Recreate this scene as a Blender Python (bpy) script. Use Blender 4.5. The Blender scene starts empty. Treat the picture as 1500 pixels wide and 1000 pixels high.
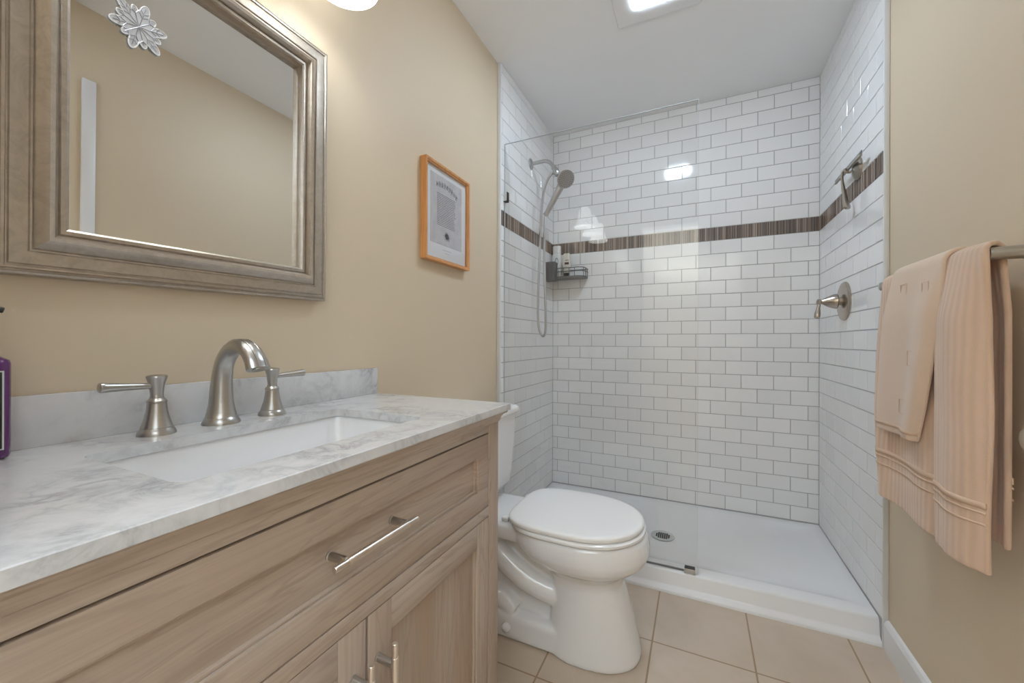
import bpy, bmesh, math, random
from mathutils import Vector, Matrix
random.seed(7)
S = bpy.context.scene
C = S.collection
PI = math.pi

# ------------------------------------------------------------------ camera
F_PX, YAW, PITCH, ROLL, CAM_H = 580.64, 0.43822, 0.00015, 0.00303, 1.037
def cam_axes():
    r = Vector((math.cos(YAW), math.sin(YAW), 0)); f = Vector((-math.sin(YAW), math.cos(YAW), 0)); u = Vector((0, 0, 1))
    f2 = math.cos(PITCH)*f + math.sin(PITCH)*u; u2 = math.cos(PITCH)*u - math.sin(PITCH)*f
    return math.cos(ROLL)*r + math.sin(ROLL)*u2, -math.sin(ROLL)*r + math.cos(ROLL)*u2, f2
_r, _u, _f = cam_axes()
cd = bpy.data.cameras.new('camera'); cam = bpy.data.objects.new('camera', cd); C.objects.link(cam)
cd.sensor_width = 36; cd.lens = 36*F_PX/1500; cd.clip_start = 0.01
cam.matrix_world = Matrix(((_r.x, _u.x, -_f.x, 0), (_r.y, _u.y, -_f.y, 0), (_r.z, _u.z, -_f.z, CAM_H), (0, 0, 0, 1)))
S.camera = cam

# ------------------------------------------------------------------ light levels
EXPOSURE = 0.19
SHADE_E, BULB_E, LED_E, HALL_W = 3.0, 26.0, 84.0, 74.0
w = bpy.data.worlds.new('world'); S.world = w; w.use_nodes = True
w.node_tree.nodes['Background'].inputs[0].default_value = (.75, .8, .9, 1)
w.node_tree.nodes['Background'].inputs[1].default_value = .4
S.view_settings.view_transform = 'Standard'; S.view_settings.look = 'None'
S.view_settings.gamma = 1; S.view_settings.exposure = EXPOSURE; S.view_settings.use_curve_mapping = False
S.cycles.use_denoising = True
S.cycles.max_bounces = 14; S.cycles.diffuse_bounces = 8; S.cycles.glossy_bounces = 6; S.cycles.transparent_max_bounces = 12
S.cycles.sample_clamp_indirect = 6

def area(name, loc, rot, sx, sy, watts, col):
    l = bpy.data.lights.new(name, 'AREA'); l.shape = 'RECTANGLE'; l.size = sx; l.size_y = sy; l.energy = watts; l.color = col
    o = bpy.data.objects.new(name, l); o.location = loc; o.rotation_euler = rot; C.objects.link(o); return o
# added bodiless fill light behind the camera, aimed up to bounce through the doorway
area('hallway_fill', (.0, -.95, 1.75), (PI, 0, 0), 1.6, .8, HALL_W, (.70, .845, 1.0))

# ------------------------------------------------------------------ room numbers (metres)
XP, XL, XR, XRP = -.905, -.887, .5726, .587      # paint left, tile left, tile right, paint right
YB, YF, ZC, ZT = 2.542, 1.761, 2.42, .0886       # back tile, front edge of the shower tile, ceiling, lower edge of the tile
TP = .0762                                       # course height
BAND0, BAND1 = 1.6175, 1.6925

# ------------------------------------------------------------------ node helpers
class NT:
    def __init__(s, name):
        s.m = bpy.data.materials.new(name); s.m.use_nodes = True; s.t = s.m.node_tree
        s.b = s.t.nodes['Principled BSDF']; s.out = s.t.nodes['Material Output']
    def n(s, typ, **kw):
        x = s.t.nodes.new(typ)
        for k, v in kw.items(): setattr(x, k, v)
        return x
    def l(s, a, b): s.t.links.new(a, b)
    def set(s, **kw):
        for k, v in kw.items():
            k = k.replace('_', ' ')
            s.b.inputs[k].default_value = (*v, 1) if isinstance(v, tuple) and len(v) == 3 else v
        return s
    def math(s, op, a, b=None, c=None):
        x = s.n('ShaderNodeMath', operation=op)
        for i, v in enumerate((a, b, c)):
            if v is None: continue
            if isinstance(v, (int, float)): x.inputs[i].default_value = v
            else: s.l(v, x.inputs[i])
        return x.outputs[0]
    def pos(s): return s.n('ShaderNodeNewGeometry').outputs['Position']
    def xyz(s, v):
        x = s.n('ShaderNodeSeparateXYZ'); s.l(v, x.inputs[0]); return x.outputs
    def mapped(s, scale, v=None, loc=(0, 0, 0), rot=(0, 0, 0)):
        x = s.n('ShaderNodeMapping'); x.inputs['Scale'].default_value = scale; x.inputs['Location'].default_value = loc; x.inputs['Rotation'].default_value = rot
        s.l(v or s.pos(), x.inputs[0]); return x.outputs[0]
    def noise(s, v, scale=1, detail=4, rough=.5, dist=0):
        x = s.n('ShaderNodeTexNoise'); s.l(v, x.inputs['Vector'])
        x.inputs['Scale'].default_value = scale; x.inputs['Detail'].default_value = detail; x.inputs['Roughness'].default_value = rough; x.inputs['Distortion'].default_value = dist
        return x.outputs['Fac']
    def ramp(s, f, stops):
        x = s.n('ShaderNodeValToRGB'); s.l(f, x.inputs[0]); e = x.color_ramp.elements
        while len(e) < len(stops): e.new(.5)
        for i, (p, c) in enumerate(stops):
            e[i].position = p; e[i].color = (*c, 1) if isinstance(c, tuple) else (c, c, c, 1)
        return x.outputs[0]
    def mix(s, f, a, b, mode='MIX'):
        x = s.n('ShaderNodeMix', data_type='RGBA', blend_type=mode)
        for i, v in ((0, f), (6, a), (7, b)):
            if isinstance(v, (int, float)): x.inputs[i].default_value = v
            elif isinstance(v, tuple): x.inputs[i].default_value = (*v, 1)
            else: s.l(v, x.inputs[i])
        return x.outputs[2]
    def bump(s, h, strength=.2, dist=.001):
        x = s.n('ShaderNodeBump'); x.inputs['Strength'].default_value = strength; x.inputs['Distance'].default_value = dist
        s.l(h, x.inputs['Height']); s.l(x.outputs[0], s.b.inputs['Normal']); return s
    def col(s, c): s.l(c, s.b.inputs['Base Color']); return s

def simple(name, col, rough=.5, metal=0., **kw):
    return NT(name).set(Base_Color=col, Roughness=rough, Metallic=metal, **kw).m

def paint(name, col, rough=.55):
    t = NT(name).set(Base_Color=col, Roughness=rough)
    t.bump(t.noise(t.pos(), 260, 3), .05, .0006); return t.m

M = {}
M['wall'] = paint('tan_wall_paint', (.66, .55, .405))
M['ceiling'] = paint('ceiling_paint', (.86, .86, .865), .7)
M['white_trim'] = simple('white_trim_paint', (.78, .78, .79), .35)
M['ceramic'] = simple('white_vitreous_china', (.80, .80, .805), .07, Coat_Weight=.3, Coat_Roughness=.03)
M['seat_plastic'] = simple('white_seat_plastic', (.84, .84, .84), .13)
M['acrylic'] = simple('white_acrylic', (.80, .80, .805), .16)
M['grout'] = simple('grey_grout', (.40, .40, .405), .8)
def m_tile():
    t = NT('white_glazed_tile').set(Roughness=.09)
    r = t.n('ShaderNodeNewGeometry').outputs['Random Per Island']
    t.col(t.ramp(r, [(0, (.81, .812, .82)), (1, (.86, .861, .866))]))
    t.bump(t.noise(t.pos(), 14, 2), .12, .0016); return t.m
M['tile'] = m_tile()
def m_band():
    t = NT('brown_mosaic_sticks').set(Roughness=.22)
    r = t.n('ShaderNodeNewGeometry').outputs['Random Per Island']
    t.col(t.ramp(r, [(0, (.075, .045, .034)), (.3, (.13, .085, .064)), (.55, (.20, .14, .108)), (.8, (.29, .215, .17)), (1, (.44, .36, .30))])); return t.m
M['band'] = m_band()
M['band_grout'] = simple('band_grout', (.30, .24, .20), .8)
def metal(name, col, rough):
    t = NT(name).set(Metallic=1., Roughness=rough)
    n = t.noise(t.mapped((30, 30, 400)), 2, 3)
    t.col(t.mix(n, tuple(c*.92 for c in col), tuple(min(1, c*1.06) for c in col)))
    return t.m
M['nickel'] = metal('brushed_nickel', (.50, .485, .46), .30)
M['nickel_warm'] = metal('warm_nickel', (.50, .445, .385), .26)
M['nickel_light'] = metal('satin_nickel_pull', (.78, .70, .62), .34)
M['nickel_dark'] = metal('aged_nickel', (.42, .385, .34), .3)
M['chrome'] = simple('polished_chrome', (.62, .63, .64), .16, 1.)
M['shower_metal'] = simple('satin_grey_shower_metal', (.50, .50, .51), .30, 1.)
M['steel_grey'] = simple('grey_coated_wire', (.17, .175, .18), .4, .5)
M['dark_grey'] = simple('dark_grey_plastic', (.075, .082, .085), .35)
M['black'] = simple('black_plastic', (.015, .015, .016), .4)
M['rubber'] = simple('grey_rubber', (.22, .23, .24), .5)
M['edge_trim'] = simple('white_edge_profile', (.70, .715, .73), .3)

def m_floor():
    t = NT('beige_floor_tile').set(Roughness=.32)
    p = t.pos(); x, y, z = t.xyz(p); pitch = .3095
    def line(c, off):
        f = t.math('FRACT', t.math('DIVIDE', t.math('SUBTRACT', c, off), pitch))
        d = t.math('MINIMUM', f, t.math('SUBTRACT', 1., f))
        return t.math('LESS_THAN', d, .0027/pitch)
    g = t.math('MAXIMUM', line(x, -.1403-3*pitch), line(y, 1.4530-9*pitch))
    cell = t.n('ShaderNodeCombineXYZ')
    t.l(t.math('FLOOR', t.math('DIVIDE', t.math('SUBTRACT', x, -.1403), pitch)), cell.inputs[0])
    t.l(t.math('FLOOR', t.math('DIVIDE', t.math('SUBTRACT', y, 1.4530), pitch)), cell.inputs[1])
    wn = t.n('ShaderNodeTexWhiteNoise'); t.l(cell.outputs[0], wn.inputs[0])
    cl = t.noise(t.mapped((1, 1, 1), p), 5, 6, .6, .6)
    c = t.ramp(cl, [(.3, (.52, .42, .325)), (.55, (.575, .475, .375)), (.75, (.61, .515, .42))])
    c = t.mix(t.math('MULTIPLY', wn.outputs['Value'], .25), c, (.49, .40, .31))
    v = t.noise(t.mapped((2, 11, 1), p, rot=(0, 0, .25)), 4, 3, .6, 1.2)
    c = t.mix(t.ramp(v, [(.68, 0.), (.74, .22)]), c, (.42, .34, .26))
    t.col(t.mix(g, c, (.33, .225, .13)))
    t.bump(t.math('SUBTRACT', 1., g), .5, .0012); return t.m
M['floor'] = m_floor()

def m_marble():
    t = NT('white_grey_marble').set(Roughness=.14, Coat_Weight=.2, Coat_Roughness=.05)
    p = t.mapped((1, 1, 1.0), rot=(.5, .35, .5))
    w1 = t.noise(p, 5.5, 5, .60, .4)
    n2 = t.noise(t.mapped((1, 1, 1), loc=(4, 2, 7)), 15, 7, .64, .6)
    patch = t.ramp(w1, [(.44, 0.), (.66, 1.)])
    vein = t.math('ABSOLUTE', t.math('SUBTRACT', n2, .5))
    vein = t.ramp(vein, [(0., 1.), (.03, .62), (.10, .12), (.2, 0.)])
    cloud = t.noise(p, 22, 6, .7, .3)
    f = t.math('MULTIPLY', vein, t.math('ADD', t.math('MULTIPLY', patch, .78), .12))
    f = t.math('ADD', f, t.math('MULTIPLY', t.math('MULTIPLY', patch, cloud), .30))
    t.col(t.ramp(f, [(0., (.665, .665, .67)), (.35, (.575, .577, .585)), (.8, (.43, .433, .445)), (1., (.36, .363, .375))])); return t.m
M['marble'] = m_marble()

def m_wood(name, axis, off=0.):
    t = NT(name).set(Roughness=.42)
    sc = {'Y': (9, 1.0, 9), 'Z': (9, 9, 1.0), 'X': (1.0, 9, 9)}[axis]
    v = t.mapped(sc, loc=(off, off*1.7, off*2.3))
    big = t.noise(v, 1.3, 4, .55, 1.0)
    rings = t.math('SINE', t.math('MULTIPLY', big, 46.))
    sf = tuple(a*9 if a > 2 else a*2.2 for a in sc)
    fine = t.noise(t.mapped(sf, loc=(off, 0, off)), 2.2, 5, .6, .3)
    tone = t.noise(t.mapped(tuple(a*.33 for a in sc), loc=(off, off, 3)), 2.6, 2, .5, .4)
    c = t.ramp(tone, [(.32, (.395, .300, .228)), (.5, (.445, .355, .285)), (.68, (.475, .395, .325))])
    rf = t.ramp(rings, [(.0, .0), (.72, .04), (1., .34)])
    c = t.mix(rf, c, (.28, .20, .15))
    c = t.mix(t.ramp(fine, [(.42, 0.), (.72, .40)]), c, (.27, .205, .155))
    red = t.noise(t.mapped(tuple(a*.5 for a in sc), loc=(7+off, 1, 2)), 1.7, 2)
    c = t.mix(t.ramp(red, [(.52, 0.), (.72, .35)]), c, (.42, .25, .165))
    t.col(c); t.bump(fine, .12, .0006); return t.m
M['wood_h'] = m_wood('light_oak_horizontal', 'Y'); M['wood_v'] = m_wood('light_oak_vertical', 'Z', 1.7); M['wood_v2'] = m_wood('light_oak_panel', 'Z', 5.2)
M['wood_h2'] = m_wood('light_oak_rail', 'Y', 3.9)
M['gap'] = simple('cabinet_gap_shade', (.018, .013, .010), .8)  # stands for the shade in door and drawer gaps, put into the colour

def m_mframe():
    t = NT('aged_champagne_frame').set(Metallic=.75, Roughness=.33)
    n = t.noise(t.mapped((1, 1, 1)), 24, 6, .7, 2.2)
    big = t.noise(t.mapped((1, 1, 1), loc=(3, 1, 5)), 5, 3)
    c = t.ramp(n, [(.3, (.40, .355, .305)), (.55, (.50, .45, .395)), (.8, (.57, .525, .475))])
    t.col(t.mix(t.math('MULTIPLY', big, .4), c, (.43, .355, .265))); return t.m
M['mframe'] = m_mframe()
M['mirror'] = simple('silvered_mirror', (.80, .805, .80), .0, 1.)
M['pframe'] = NT('orange_oak_frame').set(Roughness=.35).m
def m_pframe():
    t = NT('orange_oak_frame').set(Roughness=.35)
    n = t.noise(t.mapped((60, 30, 5)), 3, 4)
    t.col(t.ramp(n, [(.3, (.56, .25, .085)), (.7, (.70, .35, .135))])); return t.m
M['pframe'] = m_pframe()
M['mat'] = simple('white_mount_board', (.72, .73, .76), .6)
def m_paper():
    t = NT('aged_grey_document').set(Roughness=.6)
    n = t.noise(t.pos(), 30, 4)
    t.col(t.ramp(n, [(.3, (.48, .47, .49)), (.7, (.57, .56, .58))])); return t.m
M['paper'] = m_paper()
M['ink'] = simple('grey_ink', (.09, .088, .10), .7)
M['ink_light'] = simple('faded_ink', (.22, .21, .23), .7)
M['caption'] = simple('brown_caption_ink', (.45, .38, .36), .7)

def thin_glass(name, tint, ior=1.5):
    t = NT(name); t.t.nodes.remove(t.b)
    tr = t.n('ShaderNodeBsdfTransparent'); tr.inputs[0].default_value = (*tint, 1)
    gl = t.n('ShaderNodeBsdfGlossy'); gl.inputs['Roughness'].default_value = 0.0
    lw = t.n('ShaderNodeLayerWeight'); lw.inputs[0].default_value = .5; f0 = ((ior-1)/(ior+1))**2
    fr = t.math('MULTIPLY_ADD', t.math('POWER', lw.outputs['Facing'], 5.), 1-f0, f0)
    mx = t.n('ShaderNodeMixShader'); t.l(fr, mx.inputs[0]); t.l(tr.outputs[0], mx.inputs[1]); t.l(gl.outputs[0], mx.inputs[2])
    t.l(mx.outputs[0], t.out.inputs[0]); return t.m
M['glass'] = thin_glass('clear_shower_glass', (.988, .991, .991))
M['glass_edge'] = simple('glass_edge_grey_green', (.60, .64, .65), .15)
M['pic_glass'] = thin_glass('picture_glass', (.99, .99, .99), 1.25)

def m_towel(name, axis_stripes, c0, c1):
    t = NT(name).set(Roughness=.95, Sheen_Weight=.35, Sheen_Roughness=.5)
    p = t.pos(); x, y, z = t.xyz(p)
    fuzz = t.noise(p, 420, 3, .7); cl = t.noise(p, 9, 3)
    c = t.mix(cl, c0, c1)
    h = fuzz
    if axis_stripes:
        s = t.math('SINE', t.math('MULTIPLY', t.math('ADD', y, t.math('MULTIPLY', cl, .012)), 2*PI/.0165))
        st = t.math('MULTIPLY_ADD', s, .5, .5)
        c = t.mix(t.math('MULTIPLY', st, .30), c, tuple(k*.72 for k in c0))
        h = t.math('ADD', t.math('MULTIPLY', fuzz, .5), t.math('MULTIPLY', st, -.9))
    c = t.mix(t.math('MULTIPLY', fuzz, .22), c, tuple(k*.6 for k in c0))
    t.col(c); t.bump(h, .55, .0016); return t.m
TW0, TW1 = (.66, .45, .315), (.75, .55, .41)
M['towel'] = m_towel('peach_ribbed_terry', True, TW0, TW1)
M['towel_flat'] = m_towel('peach_terry', False, (.68, .515, .39), (.74, .575, .45))
M['towel_band'] = simple('peach_dobby_border', (.66, .475, .345), .6)
M['cream'] = simple('cream_knob', (.74, .70, .62), .3)
M['purple'] = simple('purple_liquid_plastic', (.085, .006, .10), .15, Coat_Weight=.4)
M['label_dark'] = simple('black_green_label', (.012, .022, .014), .35)
M['label_white'] = simple('white_label_print', (.62, .62, .64), .5)
M['bottle_white'] = simple('white_bottle', (.72, .73, .73), .3)
M['bottle_cream'] = simple('cream_bottle', (.70, .66, .56), .35)
M['bottle_blue'] = simple('blue_grey_emblem', (.27, .34, .38), .4)
M['bottle_red'] = simple('maroon_label', (.10, .035, .045), .4)
M['snow'] = simple('white_plastic_snowflake', (.52, .53, .56), .35)
M['snow_line'] = simple('silver_glitter_line', (.40, .41, .45), .3, .6)
def m_emit(name, col, e, base=(.9, .9, .9)):
    return NT(name).set(Base_Color=base, Roughness=.3, Emission_Color=col, Emission_Strength=e).m
M['bulb'] = m_emit('lit_bulb', (.9, .93, 1.), BULB_E)
M['led'] = m_emit('led_diffuser', (.705, .845, 1.0), LED_E)
def m_shade():
    t = NT('alabaster_glass_shade').set(Roughness=.25)
    n = t.noise(t.mapped((1, 1, .6)), 16, 4, .6, 2.5)
    c = t.ramp(n, [(.35, (.60, .60, .58)), (.5, (.88, .90, .88)), (.66, (.68, .68, .66))])
    t.col(c); t.l(c, t.b.inputs['Emission Color']); t.b.inputs['Emission Strength'].default_value = SHADE_E; return t.m
M['shade'] = m_shade()

# ------------------------------------------------------------------ mesh helpers
ORG = {}
def B(): return bmesh.new()
def box(bm, x, y, z, bev=0., seg=2, mi=0):
    x, y, z = sorted(x), sorted(y), sorted(z)
    r = bmesh.ops.create_cube(bm, size=1)
    for v in r['verts']:
        v.co = Vector(((x[0]+x[1])/2 + v.co.x*(x[1]-x[0]), (y[0]+y[1])/2 + v.co.y*(y[1]-y[0]), (z[0]+z[1])/2 + v.co.z*(z[1]-z[0])))
    fs = {f for v in r['verts'] for f in v.link_faces}
    for f in fs: f.material_index = mi
    if bev:
        es = list({e for v in r['verts'] for e in v.link_edges})
        g = bmesh.ops.bevel(bm, geom=es, offset=bev, segments=seg, affect='EDGES', profile=.5)
        for f in g['faces']: f.material_index = mi
def ring_faces(bm, rings, closed=True, mi=0, cap0=False, cap1=False):
    R = [[bm.verts.new(p) for p in ring] for ring in rings]; n = len(R[0])
    for a, b in zip(R, R[1:]):
        for i in range(n if closed else n-1):
            j = (i+1) % n
            f = bm.faces.new((a[i], a[j], b[j], b[i])); f.material_index = mi
    if cap0: bm.faces.new(R[0][::-1]).material_index = mi
    if cap1: bm.faces.new(R[-1]).material_index = mi
    return R
def basis(d):
    d = Vector(d).normalized(); a = Vector((0, 0, 1)) if abs(d.z) < .9 else Vector((1, 0, 0))
    s = d.cross(a).normalized(); return s, d.cross(s).normalized()
def lathe(bm, prof, o, d=(0, 0, 1), n=32, mi=0, cap=True):
    o = Vector(o); d = Vector(d).normalized(); s, t = basis(d); rings = []
    for r, h in prof: rings.append([o + d*h + (s*math.cos(2*PI*k/n) + t*math.sin(2*PI*k/n))*max(r, 1e-5) for k in range(n)])
    ring_faces(bm, rings, True, mi, cap, cap)
def catmull(P, k=8):
    P = [Vector(p) for p in P]; Q = [P[0]*2-P[1]] + P + [P[-1]*2-P[-2]]; out = []
    for i in range(1, len(Q)-2):
        a, b, c, d = Q[i-1:i+3]
        for j in range(k):
            t = j/k
            out.append(.5*((2*b) + (c-a)*t + (2*a-5*b+4*c-d)*t*t + (3*b-a-3*c+d)*t**3))
    return out + [P[-1]]
def lerps(R, k):
    out = []
    for a, b in zip(R, R[1:]):
        for j in range(k): out.append(a+(b-a)*j/k)
    return out + [R[-1]]
def tube(bm, P, rad, n=14, side=None, flat=1., mi=0, caps=True):
    P = [Vector(p) for p in P]
    if not isinstance(rad, (list, tuple)): rad = [rad]*len(P)
    if not isinstance(flat, (list, tuple)): flat = [flat]*len(P)
    rings = []; s = Vector(side) if side else None
    for i, p in enumerate(P):
        d = (P[min(i+1, len(P)-1)] - P[max(i-1, 0)]).normalized()
        if s is None: s = basis(d)[0]
        s = (s - d*s.dot(d)).normalized(); t = d.cross(s)
        rings.append([p + (s*math.cos(2*PI*k/n) + t*math.sin(2*PI*k/n)*flat[i])*rad[i] for k in range(n)])
    ring_faces(bm, rings, True, mi, caps, caps)
def prism(bm, pts, dvec, mi=0):
    a = [bm.verts.new(p) for p in pts]; b = [bm.verts.new(Vector(p)+Vector(dvec)) for p in pts]; n = len(a)
    fs = [bm.faces.new(a[::-1]), bm.faces.new(b)]
    for i in range(n): fs.append(bm.faces.new((a[i], a[(i+1) % n], b[(i+1) % n], b[i])))
    for f in fs: f.material_index = mi
def rrect(x0, x1, y0, y1, r, z, k=6):
    out = []
    for cx, cy, a0 in ((x1-r, y1-r, 0), (x0+r, y1-r, 90), (x0+r, y0+r, 180), (x1-r, y0+r, 270)):
        for j in range(k+1):
            a = math.radians(a0+90*j/k); out.append(Vector((cx+r*math.cos(a), cy+r*math.sin(a), z)))
    return out
def obj(name, bm, mats, parent=None, smooth=35., recalc=True):
    me = bpy.data.meshes.new(name); o = bpy.data.objects.new(name, me); C.objects.link(o)
    if recalc: bmesh.ops.recalc_face_normals(bm, faces=bm.faces)
    org = Vector((0, 0, 0))
    if parent is not None:
        org = ORG.get(parent.name, Vector((0, 0, 0))); o.parent = parent
    if org.length: bmesh.ops.translate(bm, vec=-org, verts=bm.verts)
    bm.to_mesh(me); bm.free()
    for m in (mats if isinstance(mats, (list, tuple)) else [mats]): me.materials.append(M[m] if isinstance(m, str) else m)
    if smooth:
        for p in me.polygons: p.use_smooth = True
        me.set_sharp_from_angle(angle=math.radians(smooth))
    ORG[o.name] = org
    return o
def tag(o, label, cat, group=None):
    o['label'] = label; o['category'] = cat
    if group: o['group'] = group
    return o
def thing(name, label, cat, loc, group=None):
    o = bpy.data.objects.new(name, None); C.objects.link(o); o.location = loc; o.empty_display_size = .05
    ORG[o.name] = Vector(loc); return tag(o, label, cat, group)
def struct(name, bm, mats, parent=None, smooth=35., label=None):
    o = obj(name, bm, mats, parent, smooth); o['kind'] = 'structure'
    if label: o['label'] = label
    return o

# ------------------------------------------------------------------ room shell
bm = B(); box(bm, (-1.4, 1.6), (-1.75, YB+.15), (-.12, 0)); struct('floor', bm, 'floor', label='beige square ceramic floor tile with tan grout')
bm = B(); box(bm, (-1.4, 1.6), (-1.75, YB+.15), (ZC, ZC+.1)); struct('ceiling', bm, 'ceiling', label='flat white ceiling')
bm = B(); box(bm, (XP-.12, XP), (-.14, YB+.13), (0, ZC)); wl = struct('wall_left', bm, 'wall', label='tan painted wall behind the mirror, tiled in the shower')
bm = B(); box(bm, (XRP, XRP+.12), (-.14, YB+.13), (0, ZC)); wr = struct('wall_right', bm, 'wall', label='tan painted wall behind the towels, tiled in the shower')
bm = B(); box(bm, (XP, XRP), (YB+.01, YB+.13), (0, ZC)); wb = struct('wall_back', bm, 'white_trim', label='white subway tiled back wall of the shower')
bm = B(); box(bm, (XP, -.44), (-.14, -.02), (0, ZC)); box(bm, (.44, XRP), (-.14, -.02), (0, ZC)); box(bm, (-.44, .44), (-.14, -.02), (2.03, ZC)); struct('wall_front', bm, 'wall')
bm = B(); box(bm, (-1.4, 1.6), (-1.75, -1.65), (0, ZC)); struct('wall_hallway_rear', bm, 'wall')
bm = B(); box(bm, (-1.4, -1.3), (-1.65, -.14), (0, ZC)); struct('wall_hallway_left', bm, 'ceiling')
bm = B(); box(bm, (1.5, 1.6), (-1.65, -.14), (0, ZC)); struct('wall_hallway_right', bm, 'ceiling')

COURSES = []
z = BAND0
while z > ZT-.01: COURSES.append((max(z-TP, ZT), z, len(COURSES) % 2)); z -= TP
if COURSES[-1][1]-COURSES[-1][0] < .006: COURSES.pop()
z = BAND1; k = 0
while z < ZC-.002: COURSES.append((z, min(z+TP, ZC), k % 2)); z += TP; k += 1

def tiles(bm, o, u, n, length, first):
    """running-bond subway tile on a wall: o corner, u along the wall, n out of it, first joint positions for both rows"""
    o, u, n = Vector(o), Vector(u), Vector(n); g = .0011; b = .0016; h0, h1 = -.0012, .0010; L = .1530
    for z0, z1, par in COURSES:
        a = first[par]
        while a > 0: a -= L
        while a < length:
            s0, s1 = max(a, 0), min(a+L, length); a += L
            if s1-s0 < .012: continue
            s0 += g; s1 -= g; za, zb = z0+g, z1-g
            lo = [bm.verts.new(o + u*s + Vector((0, 0, zz)) + n*h0) for s, zz in ((s0, za), (s1, za), (s1, zb), (s0, zb))]
            tl = [random.uniform(-.00022, .00022) for _ in range(2)]
            hi = [bm.verts.new(o + u*s + Vector((0, 0, zz)) + n*(h1+tl[0]*p+tl[1]*q)) for s, zz, p, q in
                  ((s0+b, za+b, -1, -1), (s1-b, za+b, 1, -1), (s1-b, zb-b, 1, 1), (s0+b, zb-b, -1, 1))]
            bm.faces.new(hi)
            for i in range(4): bm.faces.new((lo[i], lo[(i+1) % 4], hi[(i+1) % 4], hi[i]))
def band(bm, o, u, n, length):
    o, u, n = Vector(o), Vector(u), Vector(n); s = 0
    while s < length-.002:
        wd = min(random.uniform(.0035, .0075), length-s); g = .0005; h = random.uniform(.0002, .0016)
        z0, z1 = BAND0+.001, BAND1-.001
        lo = [bm.verts.new(o+u*a+Vector((0, 0, c))+n*-.001) for a, c in ((s+g, z0), (s+wd-g, z0), (s+wd-g, z1), (s+g, z1))]
        hi = [bm.verts.new(o+u*a+Vector((0, 0, c))+n*h) for a, c in ((s+2*g, z0+g), (s+wd-2*g, z0+g), (s+wd-2*g, z1-g), (s+2*g, z1-g))]
        bm.faces.new(hi)
        for i in range(4): bm.faces.new((lo[i], lo[(i+1) % 4], hi[(i+1) % 4], hi[i]))
        s += wd
def clad(parent, o, u, n, length, first, gx, gy):
    bm = B(); box(bm, gx, gy, (.0005, ZC), mi=0); struct('tile_backing', bm, 'grout', parent)
    bm = B(); tiles(bm, o, u, n, length, first); struct('subway_tile', bm, 'tile', parent, smooth=0)
    bm = B(); band(bm, o, u, n, length); struct('mosaic_band', bm, 'band', parent, smooth=0)
LB = .1530
clad(wb, (XL, YB, 0), (1, 0, 0), (0, -1, 0), XR-XL, ((.525-XL) % LB, (.4485-XL) % LB), (XP, XRP), (YB+.0006, YB+.01))
clad(wl, (XL, YF, 0), (0, 1, 0), (1, 0, 0), YB-YF, (.09, .09+LB/2), (XP, XL-.0006), (YF, YB+.01))
clad(wr, (XR, YF, 0), (0, 1, 0), (-1, 0, 0), YB-YF, (.06, .06+LB/2), (XR+.0006, XRP), (YF, YB+.01))
bm = B(); box(bm, (XP, XL+.002), (YF-.012, YF), (.0, ZC), .003); struct('edge_trim', bm, 'edge_trim', wl)
bm = B(); box(bm, (XR-.002, XRP), (YF-.008, YF), (.0, ZC), .003); struct('edge_trim', bm, 'edge_trim', wr)
def baseboard(name, x0, x1, y0, y1, inner):
    bm = B(); s = 1 if inner > 0 else -1
    pts = [(x0, y0, 0), (x0 + s*.014, y0, 0), (x0+s*.014, y0, .084), (x0+s*.008, y0, .096), (x0, y0, .100)]
    prism(bm, pts, (0, y1-y0, 0)); struct(name, bm, 'white_trim', smooth=20, label='white baseboard at the foot of the tan wall')
baseboard('baseboard_right', XRP, 0, .80, YF-.0085, -1)
baseboard('baseboard_left', XP, 0, .92, YF-.013, 1)
bm = B(); box(bm, (XRP-.012, XRP), (.738, .782), (0, 2.115), .003); struct('trim_1', bm, 'white_trim', label='white upright trim board seen in the mirror')

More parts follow.
